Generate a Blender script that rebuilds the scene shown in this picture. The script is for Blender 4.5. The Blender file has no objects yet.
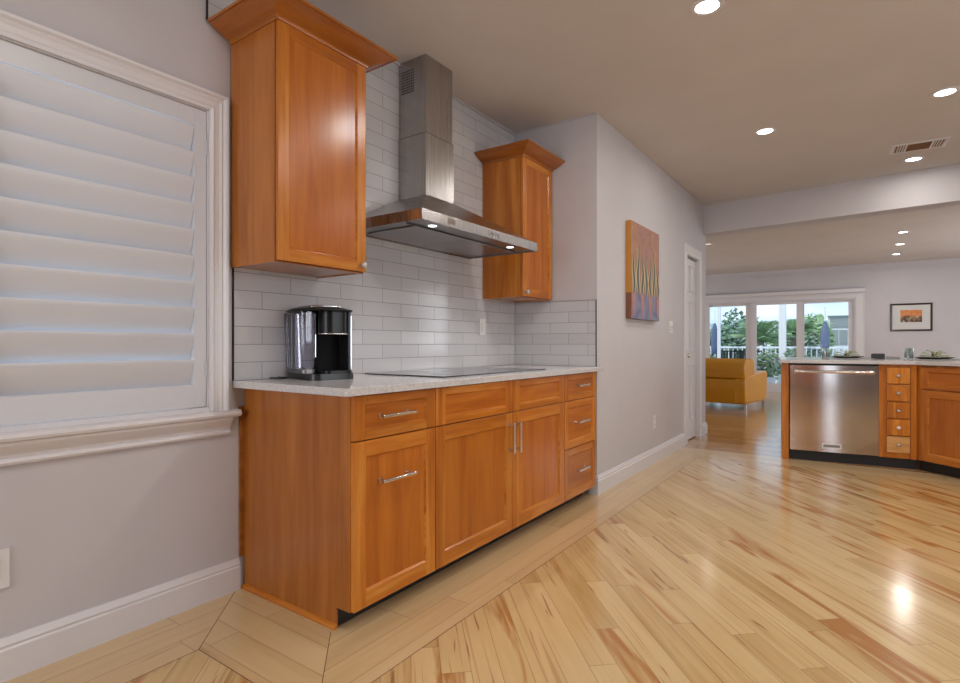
import bpy, bmesh, math, random
from mathutils import Vector, Matrix
random.seed(7)
C = bpy.context.scene.collection
PI = math.pi
R = math.radians
SC = bpy.context.scene

# ------------------------------------------------------------------ camera, world, exposure
cam_d = bpy.data.cameras.new('camera')
cam = bpy.data.objects.new('camera', cam_d); C.objects.link(cam)
cam.location = (2.25, 0, 1.0735)
cam.rotation_euler = (PI/2, 0, 0.6124)
cam_d.sensor_width = 36; cam_d.lens = 545/960*36
cam_d.shift_y = 0.0028
cam_d.clip_start = 0.02; cam_d.clip_end = 300
SC.camera = cam
SC.view_settings.view_transform = 'Standard'
SC.view_settings.look = 'None'
SC.view_settings.gamma = 1
SC.view_settings.use_curve_mapping = False
SC.view_settings.exposure = 0.0

w = bpy.data.worlds.new('sky'); SC.world = w; w.use_nodes = True
nt = w.node_tree; bg = nt.nodes['Background']
bg.inputs['Color'].default_value = (0.72, 0.86, 1.0, 1); bg.inputs['Strength'].default_value = 1.4
tc = nt.nodes.new('ShaderNodeTexCoord'); mp = nt.nodes.new('ShaderNodeMapping'); nz = nt.nodes.new('ShaderNodeTexNoise')
mp.inputs['Scale'].default_value = (2, 2, 7); nz.inputs['Scale'].default_value = 2.2; nz.inputs['Detail'].default_value = 6
cr = nt.nodes.new('ShaderNodeValToRGB')
cr.color_ramp.elements[0].position = .38; cr.color_ramp.elements[0].color = (.50, .68, .90, 1)
cr.color_ramp.elements[1].position = .6; cr.color_ramp.elements[1].color = (.84, .91, 1, 1)
nt.links.new(tc.outputs['Generated'], mp.inputs[0]); nt.links.new(mp.outputs[0], nz.inputs['Vector'])
nt.links.new(nz.outputs['Fac'], cr.inputs[0]); nt.links.new(cr.outputs[0], bg.inputs['Color'])

def light(name, kind, loc, rot, power, color=(1, 1, 1), **k):
    d = bpy.data.lights.new(name, kind); d.energy = power; d.color = color
    for a, b in k.items(): setattr(d, a, b)
    o = bpy.data.objects.new(name, d); o.location = loc; o.rotation_euler = rot; C.objects.link(o)
    return o
light('sun', 'SUN', (0, -5, 20), (R(48), 0, R(-18)), 2.0, (1, .96, .9), angle=R(2))
# added fill lights outside made-up windows behind the camera and on the right
light('added_fill_back', 'AREA', (1.05, -2.85, 1.5), (R(90), 0, 0), 62, (.94, .95, 1), shape='RECTANGLE', size=1.8, size_y=1.7)
light('added_fill_back_door', 'AREA', (3.7, -2.95, 1.2), (R(90), 0, 0), 7, (.95, .96, 1), shape='RECTANGLE', size=.8, size_y=2.4)  # added lamp behind the unseen back door, for streaks in the dishwasher steel
light('added_fill_right', 'AREA', (5.75, 2.2, 1.45), (R(90), 0, R(90)), 42, (.93, .95, 1), shape='RECTANGLE', size=2.4, size_y=1.6)
# added blue fill light outside the shuttered window, aimed up so the louvres glow
light('added_fill_shutters', 'AREA', (-1.0, .5, .5), (R(90), 0, R(-90)), 22, (.70, .85, 1), shape='RECTANGLE', size=2.4, size_y=1.6).rotation_euler = (R(112), 0, R(-90))
# added fill lights outside made-up side openings of the living room
light('added_fill_living_left', 'AREA', (-4.15, 10.6, 1.4), (R(90), 0, R(-90)), 62, (.95, .97, 1), shape='RECTANGLE', size=3.4, size_y=1.8)
light('added_fill_living_right', 'AREA', (5.75, 10.6, 1.4), (R(90), 0, R(90)), 62, (.95, .97, 1), shape='RECTANGLE', size=3.4, size_y=1.8)

# ------------------------------------------------------------------ materials
def mat(name, color=(.8, .8, .8), rough=.5, metal=0, spec=.5, emis=None, estr=0, coat=0, aniso=0):
    m = bpy.data.materials.new(name); m.use_nodes = True
    b = m.node_tree.nodes['Principled BSDF']
    b.inputs['Base Color'].default_value = (*color, 1); b.inputs['Roughness'].default_value = rough
    b.inputs['Metallic'].default_value = metal; b.inputs['Specular IOR Level'].default_value = spec
    if coat: b.inputs['Coat Weight'].default_value = coat; b.inputs['Coat Roughness'].default_value = .2
    if aniso: b.inputs['Anisotropic'].default_value = aniso
    if emis: b.inputs['Emission Color'].default_value = (*emis, 1); b.inputs['Emission Strength'].default_value = estr
    return m
class N:
    """tiny node helper"""
    def __init__(s, m): s.t = m.node_tree; s.b = s.t.nodes['Principled BSDF']
    def n(s, kind, **k):
        o = s.t.nodes.new('ShaderNode' + kind)
        for a, v in k.items():
            if a.startswith('i_'): o.inputs[int(a[2:])].default_value = v
            else: setattr(o, a, v)
        return o
    def l(s, a, b): s.t.links.new(a, b)
    def math(s, op, a, b=None, c=None):
        o = s.t.nodes.new('ShaderNodeMath'); o.operation = op
        for i, v in enumerate((a, b, c)):
            if v is None: continue
            if isinstance(v, (int, float)): o.inputs[i].default_value = v
            else: s.l(v, o.inputs[i])
        return o.outputs[0]
    def mix(s, f, a, b, mode='MIX'):
        o = s.t.nodes.new('ShaderNodeMix'); o.data_type = 'RGBA'; o.blend_type = mode
        for i, v in ((0, f), (6, a), (7, b)):
            if isinstance(v, (int, float)): o.inputs[i].default_value = v
            elif isinstance(v, tuple): o.inputs[i].default_value = (*v, 1)
            else: s.l(v, o.inputs[i])
        return o.outputs[2]
    def ramp(s, f, stops):
        o = s.t.nodes.new('ShaderNodeValToRGB'); e = o.color_ramp.elements
        while len(e) < len(stops): e.new(.5)
        for q, (p, c) in zip(e, stops): q.position = p; q.color = (*c, 1)
        s.l(f, o.inputs[0]); return o.outputs[0]
    def bump(s, h, strength=.2, dist=.002):
        o = s.n('Bump'); o.inputs['Strength'].default_value = strength; o.inputs['Distance'].default_value = dist
        s.l(h, o.inputs['Height']); s.l(o.outputs[0], s.b.inputs['Normal'])

def paint(name, col, rough=.6, spec=.3):
    m = mat(name, col, rough, spec=spec); q = N(m)
    g = q.n('NewGeometry'); z = q.n('TexNoise'); z.inputs['Scale'].default_value = 2.2; z.inputs['Detail'].default_value = 3
    q.l(g.outputs['Position'], z.inputs['Vector'])
    c = q.ramp(z.outputs['Fac'], [(.3, tuple(v*.965 for v in col)), (.7, tuple(min(1, v*1.02) for v in col))])
    q.l(c, q.b.inputs['Base Color'])
    z2 = q.n('TexNoise'); z2.inputs['Scale'].default_value = 160
    q.l(g.outputs['Position'], z2.inputs['Vector']); q.bump(z2.outputs['Fac'], .06, .001)
    return m

def wood(name, vertical=True, dark=(.34, .088, .007), mid=(.49, .150, .013), lite=(.64, .26, .040), rough=.24, axis=None):
    """cherry/maple: grain runs along z (vertical) or along the horizontal"""
    m = mat(name, mid, rough, spec=.5, coat=.08); q = N(m)
    tcn = q.n('TexCoord'); oi = q.n('ObjectInfo'); mp = q.n('Mapping')
    sc = (11, 11, .9) if vertical else (1.0, 1.0, 13)
    mp.inputs['Scale'].default_value = sc
    q.l(tcn.outputs['Object'], mp.inputs['Vector'])
    off = q.n('VectorMath', operation='ADD'); q.l(mp.outputs[0], off.inputs[0])
    cb = q.n('CombineXYZ'); rr = q.math('MULTIPLY', oi.outputs['Random'], 37.)
    for i in range(3): q.l(rr, cb.inputs[i])
    q.l(cb.outputs[0], off.inputs[1])
    z1 = q.n('TexNoise'); z1.inputs['Scale'].default_value = 1.0; z1.inputs['Detail'].default_value = 5; z1.inputs['Distortion'].default_value = .9
    z2 = q.n('TexNoise'); z2.inputs['Scale'].default_value = 6; z2.inputs['Detail'].default_value = 3
    q.l(off.outputs[0], z1.inputs['Vector']); q.l(off.outputs[0], z2.inputs['Vector'])
    f = q.math('ADD', q.math('MULTIPLY', z1.outputs['Fac'], .75), q.math('MULTIPLY', z2.outputs['Fac'], .25))
    c = q.ramp(f, [(.30, dark), (.5, mid), (.70, lite)])
    v = q.math('ADD', .9, q.math('MULTIPLY', oi.outputs['Random'], .2))
    hs = q.n('HueSaturation'); q.l(c, hs.inputs['Color']); q.l(v, hs.inputs['Value'])
    q.l(hs.outputs[0], q.b.inputs['Base Color'])
    q.bump(f, .05, .001)
    return m

def plank(name, ang, width=.098, length=1.1, base=((.46, .285, .105), (.60, .41, .185), (.68, .49, .25)), streak=.95, rough=.16, warm=.5):
    """strip floor: boards run at angle ang from +X"""
    m = mat(name, base[1], rough, spec=.5, coat=.35); q = N(m)
    g = q.n('NewGeometry'); vr = q.n('VectorRotate'); vr.rotation_type = 'Z_AXIS'
    vr.inputs['Angle'].default_value = -ang; q.l(g.outputs['Position'], vr.inputs['Vector'])
    sp = q.n('SeparateXYZ'); q.l(vr.outputs[0], sp.inputs[0]); U, V = sp.outputs[0], sp.outputs[1]
    vs = q.math('DIVIDE', V, width); row = q.math('FLOOR', vs)
    wn = q.n('TexWhiteNoise'); wn.noise_dimensions = '1D'; q.l(row, wn.inputs['W'])
    us = q.math('ADD', q.math('DIVIDE', U, length), q.math('MULTIPLY', wn.outputs[0], 7.3)); col = q.math('FLOOR', us)
    cb = q.n('CombineXYZ'); q.l(row, cb.inputs[0]); q.l(col, cb.inputs[1])
    w2 = q.n('TexWhiteNoise'); w2.noise_dimensions = '3D'; q.l(cb.outputs[0], w2.inputs['Vector']); rnd = w2.outputs[0]
    sc = q.n('SeparateColor'); q.l(w2.outputs[1], sc.inputs[0]); rnd2 = sc.outputs[1]
    def grain(su, sv, detail, dist):
        c3 = q.n('CombineXYZ'); q.l(q.math('ADD', q.math('MULTIPLY', U, su), q.math('MULTIPLY', rnd, 50.)), c3.inputs[0])
        q.l(q.math('MULTIPLY', V, sv), c3.inputs[1]); q.l(q.math('MULTIPLY', rnd2, 30.), c3.inputs[2])
        z = q.n('TexNoise'); z.inputs['Scale'].default_value = 1; z.inputs['Detail'].default_value = detail; z.inputs['Distortion'].default_value = dist
        q.l(c3.outputs[0], z.inputs['Vector']); return z.outputs[0]
    g1 = grain(1.6, 22, 4, .6); g2 = grain(1.1, 9, 3, 1.6); g3 = grain(2.2, 34, 2, .8)
    c = q.ramp(q.math('ADD', q.math('MULTIPLY', g1, .62), q.math('MULTIPLY', rnd, .34)), [(.2, base[0]), (.42, base[1]), (.72, base[2])])
    # orange heartwood in some boards
    hw = q.math('MULTIPLY', q.math('GREATER_THAN', rnd2, 1-warm), q.math('MULTIPLY', q.ramp_f(g2, .42, .62) if hasattr(q, 'ramp_f') else smooth(q, g2, .45, .64), streak))
    c = q.mix(hw, c, (.40, .165, .04))
    st = q.math('MULTIPLY', smooth(q, g3, .63, .71), streak*.7)
    st = q.math('MULTIPLY', st, smooth(q, g2, .46, .56))
    c = q.mix(st, c, (.20, .075, .022))
    g4 = grain(.8, 60, 2, 1.2); c = q.mix(q.math('MULTIPLY', smooth(q, g4, .58, .70), .45*streak), c, (.34, .15, .045))
    # joints
    fv = q.math('FRACT', vs); ev = q.math('MULTIPLY', q.math('MINIMUM', fv, q.math('SUBTRACT', 1, fv)), width)
    fu = q.math('FRACT', us); eu = q.math('MULTIPLY', q.math('MINIMUM', fu, q.math('SUBTRACT', 1, fu)), length)
    e = q.math('LESS_THAN', q.math('MINIMUM', ev, eu), .0011)
    c = q.mix(q.math('MULTIPLY', e, .6), c, (.16, .08, .03))
    q.l(c, q.b.inputs['Base Color'])
    h = q.math('SUBTRACT', q.math('MULTIPLY', g1, .25), e); 
    lowz = q.n('TexNoise'); lowz.inputs['Scale'].default_value = 9; q.l(vr.outputs[0], lowz.inputs['Vector'])
    tilt = q.math('MULTIPLY', q.math('SUBTRACT', fv, .5), q.math('SUBTRACT', rnd, .5))
    h = q.math('ADD', h, q.math('ADD', q.math('MULTIPLY', lowz.outputs[0], 1.0), q.math('MULTIPLY', tilt, 1.2)))
    q.bump(h, .28, .0006)
    return m
def smooth(q, f, a, b):
    o = q.n('MapRange'); o.interpolation_type = 'SMOOTHSTEP'
    q.l(f, o.inputs[0]); o.inputs[1].default_value = a; o.inputs[2].default_value = b
    return o.outputs[0]

def tile_mat(name, axis):
    """3x12 glossy subway tile in running bond; axis 'Y' for the long wall, 'X' for the return"""
    m = mat(name, (.6, .6, .61), .16, spec=.5); q = N(m)
    g = q.n('NewGeometry'); sp = q.n('SeparateXYZ'); q.l(g.outputs['Position'], sp.inputs[0])
    cb = q.n('CombineXYZ')
    hsrc = q.math('SUBTRACT', sp.outputs[1 if axis == 'Y' else 0], .09 if axis == 'Y' else .02)
    q.l(hsrc, cb.inputs[0])
    q.l(q.math('SUBTRACT', sp.outputs[2], .914), cb.inputs[1])
    bk = q.n('TexBrick'); bk.offset = .5; bk.offset_frequency = 2; bk.squash = 1
    q.l(cb.outputs[0], bk.inputs['Vector'])
    for k, v in (('Scale', 1), ('Mortar Size', .0017), ('Mortar Smooth', .15), ('Bias', 0), ('Brick Width', .305), ('Row Height', .0795)):
        bk.inputs[k].default_value = v
    bk.inputs['Color1'].default_value = (.60, .59, .60, 1); bk.inputs['Color2'].default_value = (.545, .535, .545, 1)
    bk.inputs['Mortar'].default_value = (.27, .26, .26, 1)
    q.l(bk.outputs['Color'], q.b.inputs['Base Color'])
    z = q.n('TexNoise'); z.inputs['Scale'].default_value = 14; z.inputs['Detail'].default_value = 1; q.l(g.outputs['Position'], z.inputs['Vector'])
    h = q.math('ADD', q.math('MULTIPLY', bk.outputs['Fac'], -1.), q.math('MULTIPLY', z.outputs[0], .9))
    q.bump(h, .35, .0014)
    rg = q.math('ADD', .14, q.math('MULTIPLY', bk.outputs['Fac'], .6)); q.l(rg, q.b.inputs['Roughness'])
    return m

def stone(name):
    m = mat(name, (.5, .47, .45), .14, spec=.5); q = N(m)
    g = q.n('NewGeometry')
    z = q.n('TexNoise'); z.inputs['Scale'].default_value = 90; z.inputs['Detail'].default_value = 3; q.l(g.outputs['Position'], z.inputs['Vector'])
    z2 = q.n('TexNoise'); z2.inputs['Scale'].default_value = 7; z2.inputs['Detail'].default_value = 4; q.l(g.outputs['Position'], z2.inputs['Vector'])
    c = q.ramp(z.outputs[0], [(.35, (.53, .515, .51)), (.5, (.60, .585, .58)), (.66, (.66, .65, .645))])
    c = q.mix(q.math('MULTIPLY', z2.outputs[0], .25), c, (.54, .51, .50))
    q.l(c, q.b.inputs['Base Color']); return m

def steel(name, col=(.46, .44, .43), rough=.26, direction='Z', wavy=0):
    m = mat(name, col, rough, 1.0); q = N(m)
    tcn = q.n('TexCoord'); mp = q.n('Mapping'); q.l(tcn.outputs['Object'], mp.inputs[0])
    mp.inputs['Scale'].default_value = (240, 240, 2) if direction == 'Z' else (3, 3, 300)
    z = q.n('TexNoise'); z.inputs['Scale'].default_value = 1; z.inputs['Detail'].default_value = 2; q.l(mp.outputs[0], z.inputs['Vector'])
    h = q.math('MULTIPLY', z.outputs[0], .06)
    if wavy:
        z2 = q.n('TexNoise'); z2.inputs['Scale'].default_value = 2.6; z2.inputs['Detail'].default_value = 0; q.l(tcn.outputs['Object'], z2.inputs['Vector'])
        h = q.math('ADD', h, q.math('MULTIPLY', z2.outputs[0], wavy))
    q.bump(h, .5, .0018)
    r = q.math('ADD', rough-.05, q.math('MULTIPLY', z.outputs[0], .1)); q.l(r, q.b.inputs['Roughness'])
    return m

def thin_glass(name, tint=(.95, .98, 1), refl=.12):
    m = bpy.data.materials.new(name); m.use_nodes = True; t = m.node_tree; t.nodes.clear()
    o = t.nodes.new('ShaderNodeOutputMaterial'); mx = t.nodes.new('ShaderNodeMixShader')
    tr = t.nodes.new('ShaderNodeBsdfTransparent'); gl = t.nodes.new('ShaderNodeBsdfGlossy')
    tr.inputs[0].default_value = (*tint, 1); gl.inputs['Roughness'].default_value = .03
    lw = t.nodes.new('ShaderNodeLayerWeight'); lw.inputs[0].default_value = refl
    t.links.new(lw.outputs['Fresnel'], mx.inputs[0]); t.links.new(tr.outputs[0], mx.inputs[1]); t.links.new(gl.outputs[0], mx.inputs[2])
    t.links.new(mx.outputs[0], o.inputs[0]); return m

M = dict(
    wall=paint('wall_paint', (.555, .53, .545)), ceil=paint('ceiling_paint', (.62, .58, .55), .8, .1),
    trim=mat('white_trim_paint', (.68, .66, .67), .34), shutter=mat('white_shutter_paint', (.62, .625, .655), .33),
    tileY=tile_mat('subway_tile_long', 'Y'), tileX=tile_mat('subway_tile_return', 'X'),
    edge=mat('black_metal_tile_edge', (.03, .03, .03), .35, .8), stone=stone('pale_quartz'),
    woodV=wood('cherry_upright_grain'), woodH=wood('cherry_cross_grain', False),
    woodP=wood('cherry_side_panel', True, (.26, .075, .011), (.37, .120, .018), (.45, .165, .030), rough=.22),
    woodD=wood('cherry_dark_moulding', False, (.20, .060, .010), (.30, .10, .018), (.40, .15, .030)),
    pine=wood('pale_maple_drawer', False, (.42, .17, .05), (.56, .28, .09), (.68, .40, .16)),
    kick=mat('black_toe_kick', (.012, .011, .012), .5), gap=mat('dark_gap', (.05, .015, .006), .8),
    steel=steel('brushed_steel'), steelD=steel('dishwasher_steel', (.68, .63, .61), .12, 'Z', 2.2),
    steelU=steel('hood_filter_steel', (.36, .36, .37), .3, 'Y'),
    nickel=mat('brushed_nickel', (.72, .66, .60), .2, 1.0), crystal=mat('grey_glass_knob', (.6, .58, .55), .1, .6),
    blackglass=mat('black_ceramic_glass', (.02, .021, .023), .04, spec=.8), black=mat('black_plastic', (.012, .012, .013), .3),
    blackgloss=mat('black_gloss_plastic', (.008, .008, .009), .28, spec=.3), cavity=mat('black_matt_plastic', (.006, .006, .006), .6, spec=.15), chrome=mat('chrome', (.8, .8, .8), .1, 1.0),
    grille=mat('dark_grille', (.05, .048, .045), .5), plate=mat('white_plate_plastic', (.74, .72, .71), .35),
    slot=mat('slot_dark', (.08, .07, .065), .6), lens=mat('lamp_lens', (1, 1, 1), .5, emis=(1, .97, .92), estr=9),
    lensB=mat('hood_lamp_lens', (1, 1, 1), .5, emis=(.85, .92, 1), estr=3),
    leather=mat('tan_leather', (.62, .28, .012), .30, spec=.5), glass=thin_glass('window_glass'),
    tank=thin_glass('clear_tank_plastic', (.93, .93, .97), .4), brown=mat('vent_brown', (.22, .10, .03), .5),
    white=mat('white_paint_outdoor', (.78, .80, .83), .5), railing=mat('pale_railing', (.70, .74, .78), .5),
    blue=mat('blue_umbrella_canvas', (.10, .13, .23), .8), blackiron=mat('black_iron', (.03, .035, .05), .45),
    deck=mat('pale_deck', (.55, .56, .56), .7), lawn=mat('lawn', (.10, .19, .07), .9), bldg=mat('house_render', (.62, .66, .70), .8),
    screen=mat('grey_screen', (.23, .26, .28), .6), bark=mat('bark', (.20, .16, .12), .9),
    leafA=mat('leaf_deep', (.16, .26, .17), .6), leafB=mat('leaf_fresh', (.30, .45, .22), .6), leafC=mat('leaf_grey', (.28, .37, .31), .6),
    petal=mat('white_petals', (.85, .83, .85), .6), frame=mat('dark_picture_frame', (.05, .018, .012), .3),
    mount=mat('picture_mount', (.60, .60, .58), .7), plateD=mat('dark_charger_plate', (.03, .022, .018), .25),
    napkin=mat('pale_green_napkin', (.52, .55, .34), .8), placemat=mat('grey_placemat', (.42, .41, .40), .6),
    tumbler=mat('clear_tumbler', (.80, .88, .86), .06, spec=.6), liquid=mat('teal_glass_pattern', (.03, .10, .10), .3),
    greyN=mat('grey_metal_tray', (.26, .25, .24), .35, .5), dimgrey=mat('dark_shadow_gap', (.12, .11, .11), .7),
)
M['lensDim'] = mat('dim_lamp_lens', (.8, .8, .8), .4, emis=(1, .97, .92), estr=.7)
M['tumbler'].node_tree.nodes['Principled BSDF'].inputs['Transmission Weight'].default_value = .85
PA = R(132.6)
M['woodPan'] = wood('cherry_panel', True, (.33, .080, .006), (.46, .130, .010), (.54, .175, .018))
M['woodPanH'] = wood('cherry_panel_cross', False, (.33, .080, .006), (.46, .130, .010), (.54, .175, .018))
M['field'] = plank('oak_field_boards', PA, .098, 1.25)
light3 = ((.56, .385, .19), (.62, .44, .23), (.66, .48, .26))
M['borderY'] = plank('border_boards_lengthwise', PI/2, .115, 1.3, light3, .25, .17, .06)
M['borderX'] = plank('border_boards_crosswise', 0, .115, 1.3, light3, .25, .17, .06)
M['far'] = plank('living_room_boards', 0, .098, 1.2, ((.36, .18, .07), (.50, .29, .12), (.60, .38, .18)), .6, .15, .35)

# ------------------------------------------------------------------ mesh helpers
class MB:
    def __init__(s): s.bm = bmesh.new(); s.m = 0
    def face(s, vs, m=None):
        try: f = s.bm.faces.new(vs)
        except ValueError: return
        f.material_index = s.m if m is None else m; return f
    def box(s, x0, x1, y0, y1, z0, z1, m=0, bev=0, skip=()):
        n0 = len(s.bm.verts)
        v = [s.bm.verts.new((x, y, z)) for z in (z0, z1) for y in (y0, y1) for x in (x0, x1)]
        F = [(0, 2, 3, 1), (4, 5, 7, 6), (0, 1, 5, 4), (2, 6, 7, 3), (0, 4, 6, 2), (1, 3, 7, 5)]
        fs = [s.face([v[i] for i in f], m) for f in F]
        if bev:
            es = list({e for f in fs for e in f.edges})
            r = bmesh.ops.bevel(s.bm, geom=es, offset=bev, segments=2, affect='EDGES', profile=.6, material=-1)
            for f in r['faces']: f.material_index = m
        return s
    def prism(s, pts, axis, a0, a1, m=0):
        """polygon pts extruded along axis 'X','Y' or 'Z'"""
        def P(p, a): return {'X': (a, p[0], p[1]), 'Y': (p[0], a, p[1]), 'Z': (p[0], p[1], a)}[axis]
        A = [s.bm.verts.new(P(p, a0)) for p in pts]; B = [s.bm.verts.new(P(p, a1)) for p in pts]
        s.face(A[::-1], m); s.face(B, m); n = len(pts)
        for i in range(n): s.face([A[i], A[(i+1) % n], B[(i+1) % n], B[i]], m)
        return s
    def sweep(s, path, prof, f3, closed=False, m=0, cap=True):
        """profile (off,h) carried along a 2D path with mitred corners; f3(px,py,h)->3D; off goes to the right of travel"""
        n = len(path); rings = []
        for i, p in enumerate(path):
            p = Vector(p)
            d1 = (p - Vector(path[i-1])).normalized() if (i > 0 or closed) else None
            d2 = (Vector(path[(i+1) % n]) - p).normalized() if (i < n-1 or closed) else None
            if d1 is None: d1 = d2
            if d2 is None: d2 = d1
            n1 = Vector((d1.y, -d1.x)); n2 = Vector((d2.y, -d2.x)); b = (n1+n2).normalized(); k = 1/max(.2, b.dot(n1))
            rings.append([s.bm.verts.new(f3(*(p+b*k*o), h)) for o, h in prof])
        q = len(prof)
        for i in range(n if closed else n-1):
            a, b2 = rings[i], rings[(i+1) % n]
            for j in range(q): s.face([a[j], a[(j+1) % q], b2[(j+1) % q], b2[j]], m)
        if cap and not closed: s.face(rings[0][::-1], m); s.face(rings[-1], m)
        return s
    def tube(s, pts, r, seg=10, m=0, cap=True):
        pts = [Vector(p) for p in pts]; rings = []
        up = None
        for i, p in enumerate(pts):
            d = ((pts[min(i+1, len(pts)-1)] - pts[max(i-1, 0)])).normalized()
            if up is None: up = d.orthogonal().normalized()
            else: up = (up - d*up.dot(d)).normalized()
            sd = d.cross(up); rr = r[i] if isinstance(r, (list, tuple)) else r
            rings.append([s.bm.verts.new(p + (up*math.cos(2*PI*k/seg) + sd*math.sin(2*PI*k/seg))*rr) for k in range(seg)])
        for a, b in zip(rings, rings[1:]):
            for k in range(seg): s.face([a[k], a[(k+1) % seg], b[(k+1) % seg], b[k]], m)
        if cap: s.face(rings[0][::-1], m); s.face(rings[-1], m)
        return s
    def lathe(s, prof, c=(0, 0, 0), seg=28, m=0, f=None):
        """profile (r,z) around z; f maps a local point"""
        f = f or (lambda v: v); rings = []
        for r, z in prof:
            rings.append([s.bm.verts.new(f(Vector((c[0]+r*math.cos(2*PI*k/seg), c[1]+r*math.sin(2*PI*k/seg), c[2]+z)))) for k in range(seg)] if r > 1e-6 else [s.bm.verts.new(f(Vector((c[0], c[1], c[2]+z))))])
        for a, b in zip(rings, rings[1:]):
            for k in range(seg):
                k2 = (k+1) % seg
                if len(a) == 1 and len(b) == 1: continue
                if len(a) == 1: s.face([a[0], b[k2], b[k]], m)
                elif len(b) == 1: s.face([a[k], a[k2], b[0]], m)
                else: s.face([a[k], a[k2], b[k2], b[k]], m)
        return s
    def quad(s, a, b, c, d, m=0): return s.face([s.bm.verts.new(p) for p in (a, b, c, d)], m)
    def build(s, name, mats, parent=None, loc=(0, 0, 0), smooth=False, rot=None):
        bmesh.ops.recalc_face_normals(s.bm, faces=s.bm.faces)
        me = bpy.data.meshes.new(name); s.bm.to_mesh(me); s.bm.free()
        for k in (mats if isinstance(mats, (list, tuple)) else [mats]): me.materials.append(k if not isinstance(k, str) else M[k])
        if smooth:
            for p in me.polygons: p.use_smooth = True
            if smooth == 'auto':
                me.set_sharp_from_angle(angle=R(35))
        o = bpy.data.objects.new(name, me); C.objects.link(o); o.location = loc
        if rot: o.rotation_euler = rot
        if parent: o.parent = parent
        return o
def tag(o, label=None, cat=None, group=None, kind=None):
    if label: o['label'] = label
    if cat: o['category'] = cat
    if group: o['group'] = group
    if kind: o['kind'] = kind
    return o
def thing(name, label, cat, loc=(0, 0, 0), rz=0, group=None):
    o = bpy.data.objects.new(name, None); C.objects.link(o); o.location = loc; o.rotation_euler = (0, 0, rz); o.empty_display_size = .1
    return tag(o, label, cat, group)
def copy_tree(o, parent=None):
    c = o.copy(); C.objects.link(c); c.parent = parent
    for ch in list(o.children): copy_tree(ch, c)
    return c
def struct(o): o['kind'] = 'structure'; return o

H = 2.7266; RY = 3.666; RX = .695; BY = 6.85; FY = 13.8; XL = -4.0; XR = 5.6; YB = -2.7
# ------------------------------------------------------------------ floor
b = MB()
def poly(pts, m):
    b.face([b.bm.verts.new((x, y, 0)) for x, y in pts], m)
def slabfloor():
    poly([(.0, YB), (.339, YB), (.339, 1.0), (0, 1.345)], 1)                       # strip along left wall
    poly([(0, 1.345), (.339, 1.0), (.975, 1.0), (.625, 1.345)], 2)                 # strip in front of the cabinet end
    poly([(.625, 1.345), (.975, 1.0), (.975, 5.52), (.625, 5.52)], 1)              # strip along the cabinets
    poly([(0, 1.345), (.625, 1.345), (.625, 5.52), (0, 5.52)], 1)
    poly([(.339, YB), (XR, YB), (XR, 1.0), (.339, 1.0)], 0)
    poly([(.975, 1.0), (XR, 1.0), (XR, 5.52), (.975, 5.52)], 0)
    poly([(0, 5.52), (XR, 5.52), (XR, 5.86), (0, 5.86)], 2)
    poly([(0, 5.86), (XR, 5.86), (XR, 6.95), (0, 6.95)], 3)
    poly([(XL, 6.95), (XR, 6.95), (XR, FY+.12), (XL, FY+.12)], 3)
slabfloor()
fl = b.build('floor', ['field', 'borderY', 'borderX', 'far']); struct(fl)
for p in fl.data.polygons:
    if p.normal.z < 0: p.flip()
b = MB(); b.box(XL-.1, XR+.1, YB-.1, FY+.2, -.3, -.004); struct(b.build('floor_slab', 'deck'))
def joint(name, a, b_):
    b = MB(); a = Vector(a); b_ = Vector(b_); d = (b_-a).normalized(); n = Vector((d.y, -d.x))*.0012
    b.prism([a-n, a+n, b_+n, b_-n], 'Z', -.001, .0003); struct(b.build(name, 'gap'))
joint('trim_8', (.625, 1.345), (.975, 1.0)); joint('trim_9', (.01, 1.335), (.339, 1.0)); joint('trim_10', (.339, YB), (.339, 1.0)); joint('trim_11', (.339, 1.0), (.975, 1.0)); joint('trim_12', (.975, 1.0), (.975, 5.52))
# ceiling
b = MB(); b.box(XL-.1, XR+.1, YB-.1, FY+.16, H, H+.15); struct(b.build('ceiling', 'ceil'))
# the beam between kitchen and living room, a touch out of square
b = MB(); b.prism([(RX, BY), (2.979, 6.59), (XR, 6.29), (XR, 6.51), (RX, BY+.22)], 'Z', 2.3866, H+.001); struct(b.build('trim_1', 'wall'))

# ------------------------------------------------------------------ walls
WY0, WY1, WZ0, WZ1 = -.27, 1.219, .79, 2.056
b = MB()
b.box(-.16, 0, YB, WY0, 0, H); b.box(-.16, 0, WY1, RY, 0, H); b.box(-.16, 0, WY0, WY1, 0, WZ0); b.box(-.16, 0, WY0, WY1, WZ1, H)
struct(b.build('wall_left', 'wall'))
# return wall and hallway block with a recessed door
DY0, DY1, DZ = 6.085, 6.62, 2.045
b = MB()
b.box(-.16, RX, RY, DY0, 0, H); b.box(-.16, RX, DY1, BY+.1, 0, H); b.box(-.16, RX, DY0, DY1, DZ, H); b.box(-.16, RX-.25, DY0, DY1, 0, DZ)
struct(b.build('wall_hall', 'wall'))
b = MB(); b.box(XL, -.16, BY, BY+.1, 0, H); struct(b.build('wall_living_near', 'wall'))
b = MB(); b.box(XL-.1, XL, BY, 8.9, 0, H); b.box(XL-.1, XL, 12.3, FY+.15, 0, H); b.box(XL-.1, XL, 8.9, 12.3, 0, .5); b.box(XL-.1, XL, 8.9, 12.3, 2.3, H); struct(b.build('wall_living_left', 'wall'))  # opening added to let in the left living-room fill light
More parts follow.
